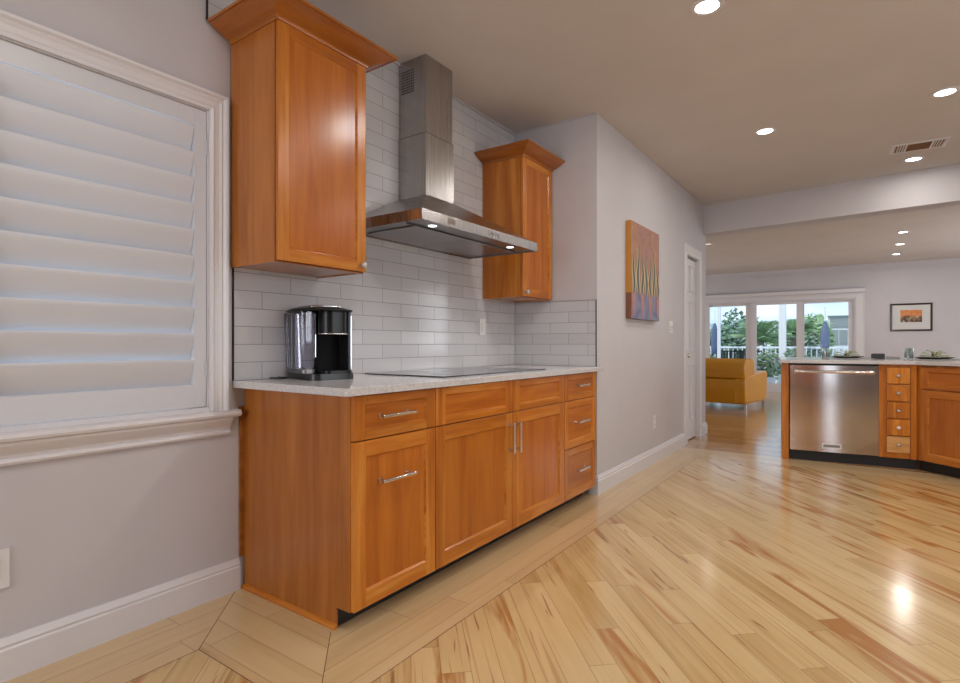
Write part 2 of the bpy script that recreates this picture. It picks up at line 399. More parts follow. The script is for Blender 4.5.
# right wall, unseen, with openings added for the fill lights
b = MB(); y0, y1, z0, z1 = 1.0, 3.4, .65, 2.25
b.box(XR, XR+.1, YB, y0, 0, H); b.box(XR, XR+.1, y1, 8.9, 0, H); b.box(XR, XR+.1, 12.3, FY+.15, 0, H); b.box(XR, XR+.1, 8.9, 12.3, 0, .5); b.box(XR, XR+.1, 8.9, 12.3, 2.3, H); b.box(XR, XR+.1, y0, y1, 0, z0); b.box(XR, XR+.1, y0, y1, z1, H)
struct(b.build('wall_right', 'wall'))
b = MB()
b.box(-.16, .2, YB-.1, YB, 0, H); b.box(1.9, 3.38, YB-.1, YB, 0, H); b.box(4.05, XR+.1, YB-.1, YB, 0, H); b.box(.2, 1.9, YB-.1, YB, 0, .65); b.box(.2, 1.9, YB-.1, YB, 2.35, H); b.box(3.38, 4.05, YB-.1, YB, 2.35, H)
struct(b.build('wall_back', 'wall'))
b = MB()
for x in (.2, 1.0, 1.81): b.box(x, x+.09, YB-.08, YB-.02, .65, 2.35)
b.box(.29, 1.81, YB-.075, YB-.025, .65, .71); b.box(.29, 1.81, YB-.075, YB-.025, 2.29, 2.35)
struct(b.build('added_window_3', 'trim'))  # unseen window frame, added in front of the back fill light
b = MB()
for x in (3.38, 3.56, 3.79, 4.0): b.box(x, x+.05, YB-.08, YB-.02, .0, 2.35)
b.box(3.43, 4.0, YB-.075, YB-.025, 0, .12); b.box(3.43, 4.0, YB-.075, YB-.025, 2.28, 2.35); b.box(3.43, 3.56, YB-.075, YB-.025, 1.85, 1.93)
struct(b.build('added_door_3', 'trim'))  # unseen glazed door, its strips added to reflect in the dishwasher
b = MB()
for y in (1.0, 2.14, 3.31): b.box(XR+.02, XR+.08, y, y+.09, .65, 2.25)
b.box(XR+.025, XR+.075, 1.0, 3.4, .65, .71); b.box(XR+.025, XR+.075, 1.0, 3.4, 2.19, 2.25)
struct(b.build('added_window_4', 'trim'))  # unseen window frame, added in front of the right fill light
# far wall with the sliding door opening
SX0, SX1, SZ = -1.95, 2.13, 2.04
b = MB()
b.box(XL, SX0, FY, FY+.14, 0, H); b.box(SX1, XR, FY, FY+.14, 0, H); b.box(SX0, SX1, FY, FY+.14, SZ, H)
struct(b.build('wall_far', 'wall'))
b = MB(); b.box(XL, XR, FY-.05, FY, H-.10, H-.0005); b.box(XL, XR, FY-.02, FY, H-.14, H-.10); struct(b.build('trim_2', 'wall'))

# baseboards
BP = [(0, 0), (.018, 0), (.018, .098), (.013, .104), (.015, .112), (.011, .120), (.006, .134), (0, .135)]
f3 = lambda x, y, h: (x, y, h)
b = MB(); b.sweep([(0.0005, YB), (0.0005, 1.351)], BP, f3); struct(b.build('baseboard_left', 'trim'))
b = MB(); b.sweep([(.642, RY-.0005), (RX+.0005, RY-.0005), (RX+.0005, 5.962)], BP, f3); struct(b.build('baseboard_hall', 'trim'))
b = MB(); b.sweep([(RX+.0005, 6.742), (RX+.0005, BY+.1005), (.2, BY+.1005)], BP, f3); struct(b.build('baseboard_hall_end', 'trim'))
b = MB(); b.sweep([(SX1+.16, FY-.0005), (XR, FY-.0005)], BP, f3); struct(b.build('baseboard_far', 'trim'))

# hallway door: casing, slab, handle side
d = struct(MB().box(RX-.075, RX-.035, DY0+.004, DY1-.004, .012, DZ-.018).build('door_1', 'trim'))
b = MB()
for (ya, yb) in ((DY0+.09, DY0+.25), (DY1-.25, DY1-.09)):
    for (za, zb) in ((.22, .85), (1.0, 1.55), (1.66, 1.95)):
        b.sweep([(ya, za), (yb, za), (yb, zb), (ya, zb)][::-1], [(0, 0), (.018, 0), (.018, .004), (.009, .009), (0, .004)], lambda p, q_, h: (RX-.0345+h, p, q_), closed=True)
b.build('panel_moulding', 'trim', d)
b = MB(); b.lathe([(0, 0), (.024, 0), (.024, .006), (.010, .010), (.010, .035), (.024, .045), (.026, .058), (.016, .068), (0, .069)], f=lambda v: Vector((RX-.035+v.z*.8, DY0+.06+v.x, .95+v.y)), seg=16); b.build('door_knob', 'nickel', d, smooth=True)
b = MB(); CP = [(0, 0), (0, .010), (-.022, .013), (-.03, .010), (-.085, .009), (-.10, .013), (-.11, .006), (-.11, 0)]
b.sweep([(DY0, 0), (DY0, DZ), (DY1, DZ), (DY1, 0)], CP, lambda p, q_, h: (RX+.0005+h, p, q_)); struct(b.build('trim_3', 'trim'))
b = MB()
b.box(RX-.12, RX-.0, DY0-.0, DY0+.003, 0, DZ); b.box(RX-.12, RX, DY1-.003, DY1, 0, DZ); b.box(RX-.12, RX, DY0, DY1, DZ-.004, DZ); struct(b.build('trim_4', 'trim'))

# window with casing, sill, apron on the left wall
win = struct(MB().box(-.13, -.125, WY0, WY1, WZ0, WZ1).build('window_1', 'glass'))
b = MB(); P2 = [(0, 0), (0, .012), (-.012, .016), (-.020, .012), (-.038, .014), (-.046, .019), (-.054, .016), (-.062, .026), (-.072, .028), (-.072, 0)]
b.sweep([(WY0, WZ0-.0), (WY0, WZ1), (WY1, WZ1), (WY1, WZ0-.0)], P2, lambda p, q_, h: (.0005+h, p, q_)); b.build('casing', 'trim', win)
b = MB(); b.prism([(-.12, .7915), (.045, .7915), (.053, .787), (.057, .777), (.053, .767), (.044, .762), (-.0, .762), (-.12, .762)], 'Y', WY0-.10, 1.335); b.build('sill', 'trim', win)
b = MB(); b.box(-.06, .008, WY0+.001, WY1-.001, .7918, .8095); b.build('bottom_strip', 'trim', win)
b = MB(); b.prism([(.0006, .7615), (.044, .7615), (.042, .752), (.030, .735), (.017, .718), (.012, .706), (.020, .703), (.023, .695), (.018, .686), (.0006, .684)], 'Y', WY0-.08, 1.303)
b.build('apron', 'trim', win)
b = MB()
b.box(-.12, -.001, WY1-.004, WY1-.0005, WZ0, WZ1); b.box(-.12, -.001, WY0+.0005, WY0+.004, WZ0, WZ1); b.box(-.12, -.001, WY0+.004, WY1-.004, WZ1-.004, WZ1-.0005); b.build('jamb_lining', 'trim', win)
b = MB()
for y in (WY0+.006, .46, WY1-.04): b.box(-.115, -.08, y, y+.035, WZ0+.001, WZ1-.005)
b.box(-.114, -.081, WY0+.006, WY1-.006, 1.40, 1.43); b.build('sash_frame', 'trim', win)

def shutter(y0, y1, label):
    t = thing('plantation_shutter', label, 'shutter', (-.022, y0, .812), group=None)
    W = y1-y0; Z0 = 0; Z1 = 2.050-.812; st = .051
    b = MB()
    b.box(-.014, .014, 0, st, Z0, Z1, bev=.002); b.build('stile', 'shutter', t)
    b = MB(); b.box(-.014, .014, W-st, W, Z0, Z1, bev=.002); b.build('stile', 'shutter', t)
    b = MB(); b.box(-.013, .013, st, W-st, Z0, .904-.812); b.build('rail', 'shutter', t)
    b = MB(); b.box(-.013, .013, st, W-st, 1.981-.812, Z1); b.build('rail', 'shutter', t)
    for i in range(10):
        b = MB(); zc = .903-.812 + .107*(i+.5); pr = []
        for k in range(16):
            a = 2*PI*k/16; pr.append((.005*math.cos(a), .0575*math.sin(a)))
        b.prism(pr, 'Y', st+.003, W-st-.003)
        o = b.build('louvre', 'shutter', t, (0, 0, zc), smooth='auto'); o.rotation_euler = (0, R(19), 0)
    for z in (.16, 1.08):
        b = MB(); b.box(.0145, .019, W-.006, W-.001, z-.03, z+.03); b.tube([(.020, W-.003, z-.032), (.020, W-.003, z+.032)], .0035, 8)
        b.build('hinge', 'shutter', t)
    return t
shutter(.4795, WY1-.006, 'white plantation shutter panel with closed wide louvres, beside the wooden cabinets')
shutter(WY0+.006, .4765, 'white plantation shutter panel farthest from the cabinets, cut off by the left picture edge')

# tiles on the long wall (stepped round the upper cabinet's cornice) and on the return
b = MB(); b.prism([(1.327, .915), (RY-.0085, .915), (RY-.0085, H-.001), (1.212, H-.001), (1.212, 2.43), (1.327, 2.43)], 'X', .0005, .008)
struct(b.build('wall_tile_left', 'tileY'))
b = MB(); b.box(.0085, RX-.006, RY-.008, RY-.0005, .915, 1.39); struct(b.build('wall_tile_return', 'tileX'))
b = MB(); b.box(RX-.006, RX-.001, RY-.0095, RY-.0005, .915, 1.391); b.box(.34, RX-.006, RY-.0095, RY-.0005, 1.3895, 1.391)
b.box(.0005, .0095, 1.322, 1.327, .915, 2.43); b.box(.0005, .0095, 1.207, 1.212, 2.43, H-.001)
struct(b.build('trim_5', 'edge'))
b = MB(); b.box(.0005, .02, 1.2, RY-.001, H-.012, H-.0005); b.box(.02, RX, RY-.012, RY-.0005, H-.008, H-.0005); struct(b.build('trim_6', 'wall'))

# ------------------------------------------------------------------ cabinet helpers
def shaker(name, parent, x, y0, y1, z0, z1, fr=.057, th=.02, horiz=False, inset=.008, ax='Y', mats=('woodV', 'woodH', 'woodPan', 'woodPanH'), frz=None):
    """frame-and-panel front whose outer face is at x (ax Y: plane X=x, width along Y)"""
    frz = frz or fr
    b = MB(); xb = x-th
    pm = 3 if horiz else 2
    b.box(xb, x, y0, y0+fr, z0, z1, 0, bev=.0015); b.box(xb, x, y1-fr, y1, z0, z1, 0, bev=.0015)
    b.box(xb, x, y0+fr, y1-fr, z0, z0+frz, 1, bev=.0015); b.box(xb, x, y0+fr, y1-fr, z1-frz, z1, 1, bev=.0015)
    b.box(xb, x-inset, y0+fr-.001, y1-fr+.001, z0+frz-.001, z1-frz+.001, pm)
    # sloped bead inside the frame
    b.sweep([(y0+fr, z0+frz), (y0+fr, z1-frz), (y1-fr, z1-frz), (y1-fr, z0+frz)], [(0, 0), (0, inset), (.007, 0)], lambda p, q_, h: (x-inset+h, p, q_), closed=True, m=1)
    return b.build(name, mats, parent)
def bar_handle(parent, x, yc, zc, L, vertical=False, rad=.0078):
    b = MB(); so = .032
    if vertical:
        b.tube([(x+so, yc, zc-L/2), (x+so, yc, zc+L/2)], rad, 12)
        for s in (-1, 1): b.tube([(x, yc, zc+s*L*.40), (x+so, yc, zc+s*L*.40)], rad*.9, 10); b.tube([(x, yc, zc+s*L*.40), (x+.003, yc, zc+s*L*.40)], rad*1.5, 10)
    else:
        b.tube([(x+so, yc-L/2, zc), (x+so, yc+L/2, zc)], rad, 12)
        for s in (-1, 1): b.tube([(x, yc+s*L*.40, zc), (x+so, yc+s*L*.40, zc)], rad*.9, 10); b.tube([(x, yc+s*L*.40, zc), (x+.003, yc+s*L*.40, zc)], rad*1.5, 10)
    return b.build('bar_handle', 'nickel', parent, smooth='auto')

XF = .715      # outer face of doors
def base_unit(label, y0, y1, end_panel=False):
    t = thing('base_cabinet', label, 'cabinet', (0, (y0+y1)/2, 0), group=None); c = (y0+y1)/2
    b = MB(); b.box(.012, XF-.022, y0-c+(.036 if end_panel else .0008), y1-c-.0008, .0785, .883, bev=.0); b.build('carcass', 'woodP', t)
    b = MB(); b.box(.60, .615, y0-c+(.036 if end_panel else .0008), y1-c-.0008, .0005, .078); b.build('toe_kick', 'kick', t)
    return t, c
# unit 1: drawer over tall pull-out front, finished end panel
t, c = base_unit('base cabinet nearest the window, finished end panel, one drawer over a pull-out front', 1.345, 1.845, True)
b = MB(); b.prism([(.012, .0005), (.622, .0005), (.622, .078), (.693, .078), (.693, .883), (.012, .883)], 'Y', 1.373-c, 1.3805-c); b.build('end_panel', 'woodP', t)
b = MB(); b.box(.693, .6975, 1.373-c, 1.3805-c, .078, .883); b.build('face_stile', 'woodV', t)
b = MB(); b.sweep([(.012, 1.373-c-.0005), (.628, 1.373-c-.0005)], [(0, .0005), (.016, .0005), (.015, .007), (.010, .013), (0, .017)], f3); b.build('shoe_moulding', 'woodH', t)
b = MB(); b.box(.0008, .013, 1.352-c, 1.3725-c, .14, .80); b.build('scribe_strip', 'woodD', t)
f = shaker('drawer', t, XF, 1.377-c, 1.843-c, .713, .879, .056, horiz=True, frz=.034); bar_handle(f, XF-.008, 1.595-c, .795, .19)
f = shaker('pull_out_front', t, XF, 1.377-c, 1.843-c, .080, .708, .060); bar_handle(f, XF-.008, 1.595-c, .543, .19)
# unit 2: two false fronts over two doors
t, c = base_unit('wide base cabinet under the cooktop with two panelled doors and two blank drawer fronts', 1.846, 3.112)
ym = 2.492
shaker('blank_front', t, XF, 1.848-c, ym-.002-c, .713, .879, .070, horiz=True, frz=.034); shaker('blank_front', t, XF, ym+.002-c, 3.110-c, .713, .879, .070, horiz=True, frz=.034)
f = shaker('door', t, XF, 1.848-c, ym-.002-c, .080, .708, .064); bar_handle(f, XF, ym-.034-c, .577, .165, True)
f = shaker('door', t, XF, ym+.002-c, 3.110-c, .080, .708, .064); bar_handle(f, XF, ym+.030-c, .577, .165, True)
# unit 3: three drawers
t, c = base_unit('narrow base cabinet with a stack of three drawers against the return wall', 3.113, 3.60)
for z0, z1 in ((.713, .879), (.405, .708), (.080, .400)):
    f = shaker('drawer', t, XF, 3.115-c, 3.594-c, z0, z1, .050, horiz=True, frz=.036 if z0 > .7 else .045); bar_handle(f, XF-.008, 3.355-c, (z0+z1)/2+.006, .17)
b = MB(); b.box(.55, XF-.020, 3.5945-c, 3.655-c-.003, .14, .883); b.build('filler_strip', 'woodV', t)

# countertop
b = MB(); b.prism([(.009, 1.321), (.728, 1.321), (.740, 1.333), (.740, RY+.02), (RX+.003, RY+.02), (RX+.003, RY-.0095), (.009, RY-.0095)], 'Z', .884, .914)
o = b.build('countertop', 'stone'); tag(o, 'pale quartz countertop over the cooking-side base cabinets', 'countertop')
mdf = o.modifiers.new('bev', 'BEVEL'); mdf.width = .0025; mdf.segments = 2; mdf.limit_method = 'ANGLE'
# cooktop
t = thing('cooktop', 'flat black glass cooktop set in the pale countertop below the steel hood', 'cooktop', (.35, 2.53, .9145))
b = MB(); b.box(-.27, .275, -.51, .50, .0, .0055, bev=.002); b.build('glass_surface', 'blackglass', t)
for (x, y, r) in ((-.12, -.31, .10), (.12, -.31, .08), (0, .0, .125), (-.12, .31, .08), (.12, .31, .10)):
    b = MB(); b.lathe([(r, .0057), (r, .0060), (r+.003, .0060), (r+.003, .0057)], (x, y, 0), 36); b.build('burner_ring', 'greyN', t)

# ------------------------------------------------------------------ upper cabinets
CROWN = [(0, 0), (.005, 0), (.007, .009), (.014, .014), (.036, .022), (.066, .036), (.088, .048), (.094, .052), (.104, .052), (.104, .064), (0, .064)]
def upper(label, y0, y1, z0, z1, knob_right, crown_path, ucol='woodP', crown_z=None):
    c = (y0+y1)/2; UX = .345
    t = thing('wall_cabinet', label, 'cabinet', (0, c, z0))
    h = z1-z0
    b = MB(); b.box(.0095, UX-.021, y0-c, y0-c+.018, 0, h); b.box(.0095, UX-.021, y1-c-.018, y1-c, 0, h)
    b.box(.0095, UX-.040, y0-c+.018, y1-c-.018, .003, .02); b.box(.0095, UX-.021, y0-c+.018, y1-c-.018, h-.02, h)
    b.box(UX-.040, UX-.021, y0-c+.018, y1-c-.018, 0, .03)
    b.build('carcass', ucol, t)
    b = MB(); b.box(UX-.0205, UX-.0195, y0-c+.002, y1-c-.002, .004, h-.004); b.build('dark_reveal', 'gap', t)
    f = shaker('door', t, UX, y0-c+.003, y1-c-.003, .006, h-.006, .052)
    b = MB(); yk = (y1-c-.030) if knob_right else (y0-c+.030)
    b.lathe([(0, 0), (.009, 0), (.007, .006), (.007, .014), (.015, .018), (.017, .024), (.014, .031), (0, .034)], f=lambda v: Vector((UX+v.z, yk+v.x, .035+v.y)), seg=14); b.build('knob', 'crystal', f, smooth=True)
    b = MB(); b.sweep([(x, y-c) for x, y in crown_path(UX)], CROWN, lambda x, y, q_: (x, y, h-.018+q_)); b.build('cornice', 'woodD2', t)
    b = MB(); b.prism([(x, y-c) for x, y in crown_path(UX)], 'Z', h+.0005, h+.045); b.build('top_board', 'woodV', t)
    return t
M['woodD2'] = wood('cherry_cornice', False, (.24, .065, .008), (.34, .105, .013), (.43, .150, .022))
# sweep puts the profile to the right of travel
upper('large wall cabinet left of the steel hood with a panelled door and cornice', 1.312, 1.785, 1.405, 2.385, True,
      lambda u: [(.0095, 1.785), (u, 1.785), (u, 1.312), (.0095, 1.312)][::-1])
upper('smaller-looking wall cabinet in the corner right of the steel hood', 3.222, RY-.0095, 1.400, 2.380, False,
      lambda u: [(.0095, 3.222), (u, 3.222), (u, RY-.0095)], 'woodV')

# ------------------------------------------------------------------ range hood
t = thing('range_hood', 'stainless steel chimney range hood over the cooktop', 'range hood', (0, 2.503, 1.666))
X1 = .548; Y0, Y1 = -.560, .560; hl = .052
b = MB()
b.box(.0095, .012, Y0, Y1, 0, hl); b.box(.012, X1, Y0, Y0+.002, 0, hl); b.box(.012, X1, Y1-.002, Y1, 0, hl); b.box(X1-.002, X1, Y0, Y1, 0, hl)
b.build('lip', 'steel', t)
cx1 = .222; cy0, cy1 = -.150, .105; zt = .255
b = MB()
V = [(.0095, Y0, hl), (X1, Y0, hl), (X1, Y1, hl), (.0095, Y1, hl), (.0095, cy0-.006, zt), (cx1+.006, cy0-.006, zt), (cx1+.006, cy1+.006, zt), (.0095, cy1+.006, zt)]
vs = [b.bm.verts.new(p) for p in V]
for f in ((0, 1, 5, 4), (1, 2, 6, 5), (2, 3, 7, 6), (4, 5, 6, 7), (0, 4, 7, 3), (0, 3, 2, 1)): b.face([vs[i] for i in f])
b.build('canopy', 'steel', t)
b = MB(); b.box(.0095, cx1, cy0, cy1, zt+.0005, .614); b.build('chimney_lower', 'steel', t)
b = MB(); b.box(.0095, cx1-.005, cy0+.005, cy1-.005, .6145, H-1.666-.001); b.build('chimney_upper', 'steel', t)
b = MB(); b.box(.010, cx1+.0006, cy0-.0006, cy1+.0006, .611, .6138); b.build('chimney_seam', 'grille', t)
b = MB()
for i in range(7):
    for j in range(9): b.box(.03+.0145*i, .03+.0145*i+.009, cy0+.0035, cy0+.0051, .87+.0155*j, .87+.0155*j+.008)
b.build('vent_grille', 'grille', t)
b = MB(); b.box(.013, X1-.003, Y0+.003, Y1-.003, .010, .014); b.build('underside_plate', 'steelU', t)
for ya, yb in ((-.44, -.006), (.0, .434)):
    b = MB(); b.box(.06, .40, ya, yb, .004, .0095, bev=.001); b.build('filter', 'steelU', t)
b = MB(); b.box(.405, .410, Y0+.05, Y1-.05, .004, .0095); b.build('seam', 'grille', t)
for yy in (2.133-2.503, 2.88-2.503):
    b = MB(); b.lathe([(0, .0085), (.022, .0085), (.022, .0098), (0, .0098)], (.455, yy, 0), 24); l = b.build('lamp', 'lensB', t)
    d = light('hood_lamp_light', 'SPOT', (.455, yy, -.004), (0, 0, 0), 7, (.95, .97, 1), spot_size=R(110), spot_blend=.6, shadow_soft_size=.025); d.parent = t
b = MB()
for i in range(5): b.box(X1+.0003, X1+.0015, -.015+.027*i, .003+.027*i, .018, .036)
b.build('control_buttons', 'chrome', t)
b = MB(); b.box(X1+.0003, X1+.0012, -.36, -.30, .012, .042); b.build('badge_plate', 'chrome', t)

# ------------------------------------------------------------------ coffee maker
t = thing('coffee_maker', 'black single-cup coffee maker with clear water tank on the left end of the countertop', 'coffee maker', (.170, 1.660, .9145), R(-14))
def rrect(x0, x1, y0, y1, r, n=6):
    p = []
    for cx, cy, a0 in ((x1-r, y1-r, 0), (x0+r, y1-r, 90), (x0+r, y0+r, 180), (x1-r, y0+r, 270)):
        for k in range(n+1): a = R(a0+90*k/n); p.append((cx+r*math.cos(a), cy+r*math.sin(a)))
    return p
b = MB(); b.prism(rrect(-.145, .160, -.115, .105, .05), 'Z', 0, .028); o = b.build('base', 'black', t, smooth='auto')
b = MB(); b.prism(rrect(.035, .150, -.045, .095, .03), 'Z', .0285, .040); b.build('drip_tray', 'blackgloss', t, smooth='auto')
b = MB(); b.prism(rrect(-.135, .030, -.048, .098, .03), 'Z', .0285, .315); b.build('body', 'cavity', t, smooth='auto')
b = MB(); b.box(.029, .118, .080, .0955, .029, .315, bev=.004); b.build('side_wall', 'black', t)
b = MB(); b.prism(rrect(.0305, .128, -.040, .092, .045), 'Z', .205, .315); b.build('brew_head', 'blackgloss', t, smooth='auto')
b = MB()
b.tube([(.075+.062*math.cos(a), .026+.070*math.sin(a), .206) for a in [R(-85+170*k/16) for k in range(17)]], .0035, 8); b.build('chrome_trim', 'chrome', t, smooth=True)
b = MB(); b.box(.112, .1165, .0960, .0985, .042, .29); b.build('side_fin', 'chrome', t)
b = MB(); b.box(.030, .055, -.0505, -.0465, .10, .30, bev=.001); b.build('front_fin', 'chrome', t)
# tank
b = MB(); pr = rrect(-.125, .075, -.122, -.054, .022); pr2 = rrect(-.118, .068, -.114, -.060, .018)
for pts, flip in ((pr, 0), (pr2, 1)):
    A = [b.bm.verts.new((x*.93, y, .030)) for x, y in pts]; B_ = [b.bm.verts.new((x*1.08, y*1.04, .305)) for x, y in pts]
    for i in range(len(pts)): b.face([A[i], A[(i+1) % len(pts)], B_[(i+1) % len(pts)], B_[i]])
b.build('water_tank', 'tank', t, smooth=True)
b = MB()
for x in (-.07, -.02, .04): b.box(x, x+.006, -.1125, -.109, .04, .29)
b.build('tank_rib', 'plate', t)
b = MB(); b.prism(rrect(-.118, .078, -.118, -.056, .02), 'Z', .0285, .046); b.build('tank_foot', 'greyN', t, smooth='auto')
# lid: domed, sweeping over tank and head
b = MB(); n = 18; G = []
for i in range(n+1):
    row = []
    for j in range(n+1):
        u = -1+2*i/n; v = -1+2*j/n
        # squircle map
        x = u*math.sqrt(max(0, 1-v*v*.42)); y = v*math.sqrt(max(0, 1-u*u*.30))
        z = .316 + .024*(1-abs(u)**2.4)*(1-abs(v)**2.2)
        row.append(b.bm.verts.new((.010+x*.158, -.012+y*.130, z)))
    G.append(row)
for i in range(n):
    for j in range(n): b.face([G[i][j], G[i+1][j], G[i+1][j+1], G[i][j+1]])
o = b.build('lid', 'blackgloss', t, smooth=True); sm = o.modifiers.new('thick', 'SOLIDIFY'); sm.thickness = .010; sm.offset = -1
b = MB(); b.tube([(.09+.03*math.cos(a), -.012+.085*math.sin(a), .331-.006*abs(math.sin(a))) for a in [R(-70+140*k/12) for k in range(13)]], .004, 8); b.build('lid_handle', 'chrome', t, smooth=True)
b = MB(); b.tube([(.015, 1.50, .9195), (.06, 1.49, .9195), (.10, 1.505, .9195), (.085, 1.54, .9195), (.03, 1.53, .9195)], .004, 8); o = b.build('power_cord', 'black'); tag(o, 'short loop of black power cord beside the coffee maker', 'cord')

# ------------------------------------------------------------------ outlets and switches
def wall_plate(name, label, cat, loc, rz, w_, h_, kind):
    """plate in the local YZ plane facing +x"""
    t = thing(name, label, cat, loc, rz)
    b = MB(); b.box(0, .006, -w_/2, w_/2, -h_/2, h_/2, bev=.002); b.build('cover_plate', 'plate', t)
    if kind == 'outlet':
        for s in (-1, 1):
            b = MB(); b.box(.0062, .0075, -.017, .017, s*.025-.014, s*.025+.014, 0, bev=.0005)
            b.box(.0076, .0079, -.009, -.006, s*.025-.004, s*.025+.006, 1); b.box(.0076, .0079, .006, .009, s*.025-.004, s*.025+.006, 1); b.build('receptacle', ['trim', 'slot'], t)
    elif kind == 'rocker':
        b = MB(); b.box(.0062, .0085, -.017, .017, -.033, .033, 0, bev=.001); b.build('rocker', 'trim', t)
    else:
        for s in (-1, 1):
            b = MB(); b.box(.0062, .014, s*.023-.005, s*.023+.005, -.010, .012, 0, bev=.001); b.build('toggle', 'trim', t)
            b = MB(); b.box(.0062, .0070, s*.023-.006, s*.023+.006, -.030, -.022); b.build('plate_mark', 'slot', t)
    return t
wall_plate('switch_plate', 'white rocker switch plate on the tiles below the corner wall cabinet', 'switch', (.0085, 3.215, 1.197), 0, .075, .118, 'rocker')
wall_plate('switch_plate', 'white double toggle switch plate right of the painting, near the hallway door', 'switch', (RX+.0008, 5.487, 1.243), 0, .118, .12, 'toggle')
wall_plate('wall_outlet', 'white electrical outlet low on the hallway wall under the painting', 'outlet', (RX+.0008, 4.963, .367), 0, .075, .12, 'outlet')
wall_plate('wall_outlet', 'white blank cover plate low on the wall beneath the window', 'outlet', (.0008, .527, .356), 0, .075, .125, 'blank2' if 0 else 'rocker')

# ------------------------------------------------------------------ painting on the hallway wall
t = thing('canvas_painting', 'deep-edged canvas painting of slender trees on the hallway wall', 'painting', (RX+.0008, 4.605, 1.672))
PT = .046; hw, hh = .362, .392
mp_ = mat('painting_ground', (.30, .13, .09), .5); q = N(mp_)
tcn = q.n('TexCoord'); sp = q.n('SeparateXYZ'); q.l(tcn.outputs['Object'], sp.inputs[0])
z = q.n('TexNoise'); z.inputs['Scale'].default_value = 5; z.inputs['Detail'].default_value = 3; z.inputs['Distortion'].default_value = 1; q.l(tcn.outputs['Object'], z.inputs['Vector'])
ground = q.ramp(z.outputs[0], [(.35, (.27, .125, .09)), (.5, (.33, .17, .13)), (.62, (.38, .17, .085)), (.7, (.40, .24, .17))])
low = q.ramp(z.outputs[0], [(.35, (.10, .11, .20)), (.55, (.19, .20, .30)), (.7, (.30, .14, .15))])
isl = q.math('LESS_THAN', sp.outputs[2], -.185); c = q.mix(isl, ground, low)
q.l(c, q.b.inputs['Base Color'])
ms_ = mat('painting_edge', (.50, .22, .035), .5); q = N(ms_); tcn = q.n('TexCoord'); sp = q.n('SeparateXYZ'); q.l(tcn.outputs['Object'], sp.inputs[0])
q.l(q.mix(q.math('LESS_THAN', sp.outputs[2], -.185), (.52, .225, .03), (.20, .07, .025)), q.b.inputs['Base Color'])
b = MB(); b.box(0, PT, -hw, hw, -hh, hh, 1, bev=.003)
o = b.build('canvas', [mp_, ms_], t)
for p in o.data.polygons:
    p.material_index = 0 if p.normal.x > .8 else 1
cream = mat('cream_paint', (.55, .42, .24), .5); dkg = mat('dark_green_paint', (.05, .075, .05), .5); pink = mat('pink_paint', (.42, .18, .17), .5); slate = mat('slate_blue_paint', (.20, .23, .33), .5)
bt = MB(); bs = MB()
for i in range(7):
    yc = -hw+.055+i*.104+random.uniform(-.008, .008); top = .17-.14*random.random() + (.05 if i % 2 else 0)
    for (bb, dw, x) in ((bs, .046, PT+.0010), (bt, .021, PT+.0025)):
        L = []; Rr = []
        for k in range(13):
            f = k/12; z_ = -.18+(top+.18)*f; wd = dw*(.35+.9*math.sin(PI*min(1, f*.9+.1)))*(1-f*.55); sx = .014*math.sin(f*7+i*2.1)
            L.append((yc+sx-wd, z_)); Rr.append((yc+sx+wd, z_))
        bb.prism(L+Rr[::-1], 'X', x, x+.0012)
    if i % 2 == 0:
        bp = MB(); bp.prism([(yc-.045, -.19), (yc+.045, -.19), (yc+.030, -.28), (yc+.012, -hh+.02), (yc-.010, -hh+.02), (yc-.030, -.29)], 'X', PT+.0010, PT+.0020); bp.build('painted_reflection', pink, t)
bs.build('tree_glow', cream, t); bt.build('painted_tree', dkg, t)

# ------------------------------------------------------------------ recessed ceiling lights
def can(loc, label, r=.054, power=8, group=None, lens='lens'):
    t = thing('recessed_light', label, 'ceiling light', loc, 0, group)
    b = MB(); b.lathe([(r, -.001), (r+.002, -.006), (r+.018, -.007), (r+.024, -.004), (r+.025, -.0005), (r, -.0005)], seg=36); b.build('trim_ring', 'trim', t, smooth='auto')
    b = MB(); b.lathe([(0, -.0035), (r-.001, -.0035), (r-.001, -.0008), (0, -.0008)], seg=36); b.build('lens', lens, t)
    d = light('lamp_light', 'AREA', (0, 0, -.012), (0, 0, 0), power, (1, .95, .89), shape='DISK', size=r*1.8); d.parent = t
    return t
can((1.627, 2.818, H), 'recessed ceiling light at the top edge, nearest the camera')
can((2.691, 4.675, H), 'recessed ceiling light near the right edge, before the air vent')
can((1.629, 4.728, H), 'recessed ceiling light in the middle of the kitchen ceiling, left of the vent')
can((2.62, 6.20, H), 'recessed ceiling light between the air vent and the beam', power=4)
for p in ((1.63, .9), (2.7, 2.8), (2.7, .9), (3.8, 2.8), (3.8, 4.7)):
    can((*p, H), 'recessed kitchen ceiling light out of the picture', power=8, group='kitchen ceiling lights out of the picture')
can((2.734, 10.15, H), 'nearest of the three living room ceiling lights in a row', power=8)
can((2.751, 11.34, H), 'middle of the three living room ceiling lights in a row', power=8)
can((2.75, 12.56, H), 'farthest of the three living room ceiling lights in a row', power=8)
can((.159, 9.52, H), 'living room ceiling light close to the corner of the hallway wall', r=.05, power=1.2, lens='lensDim')

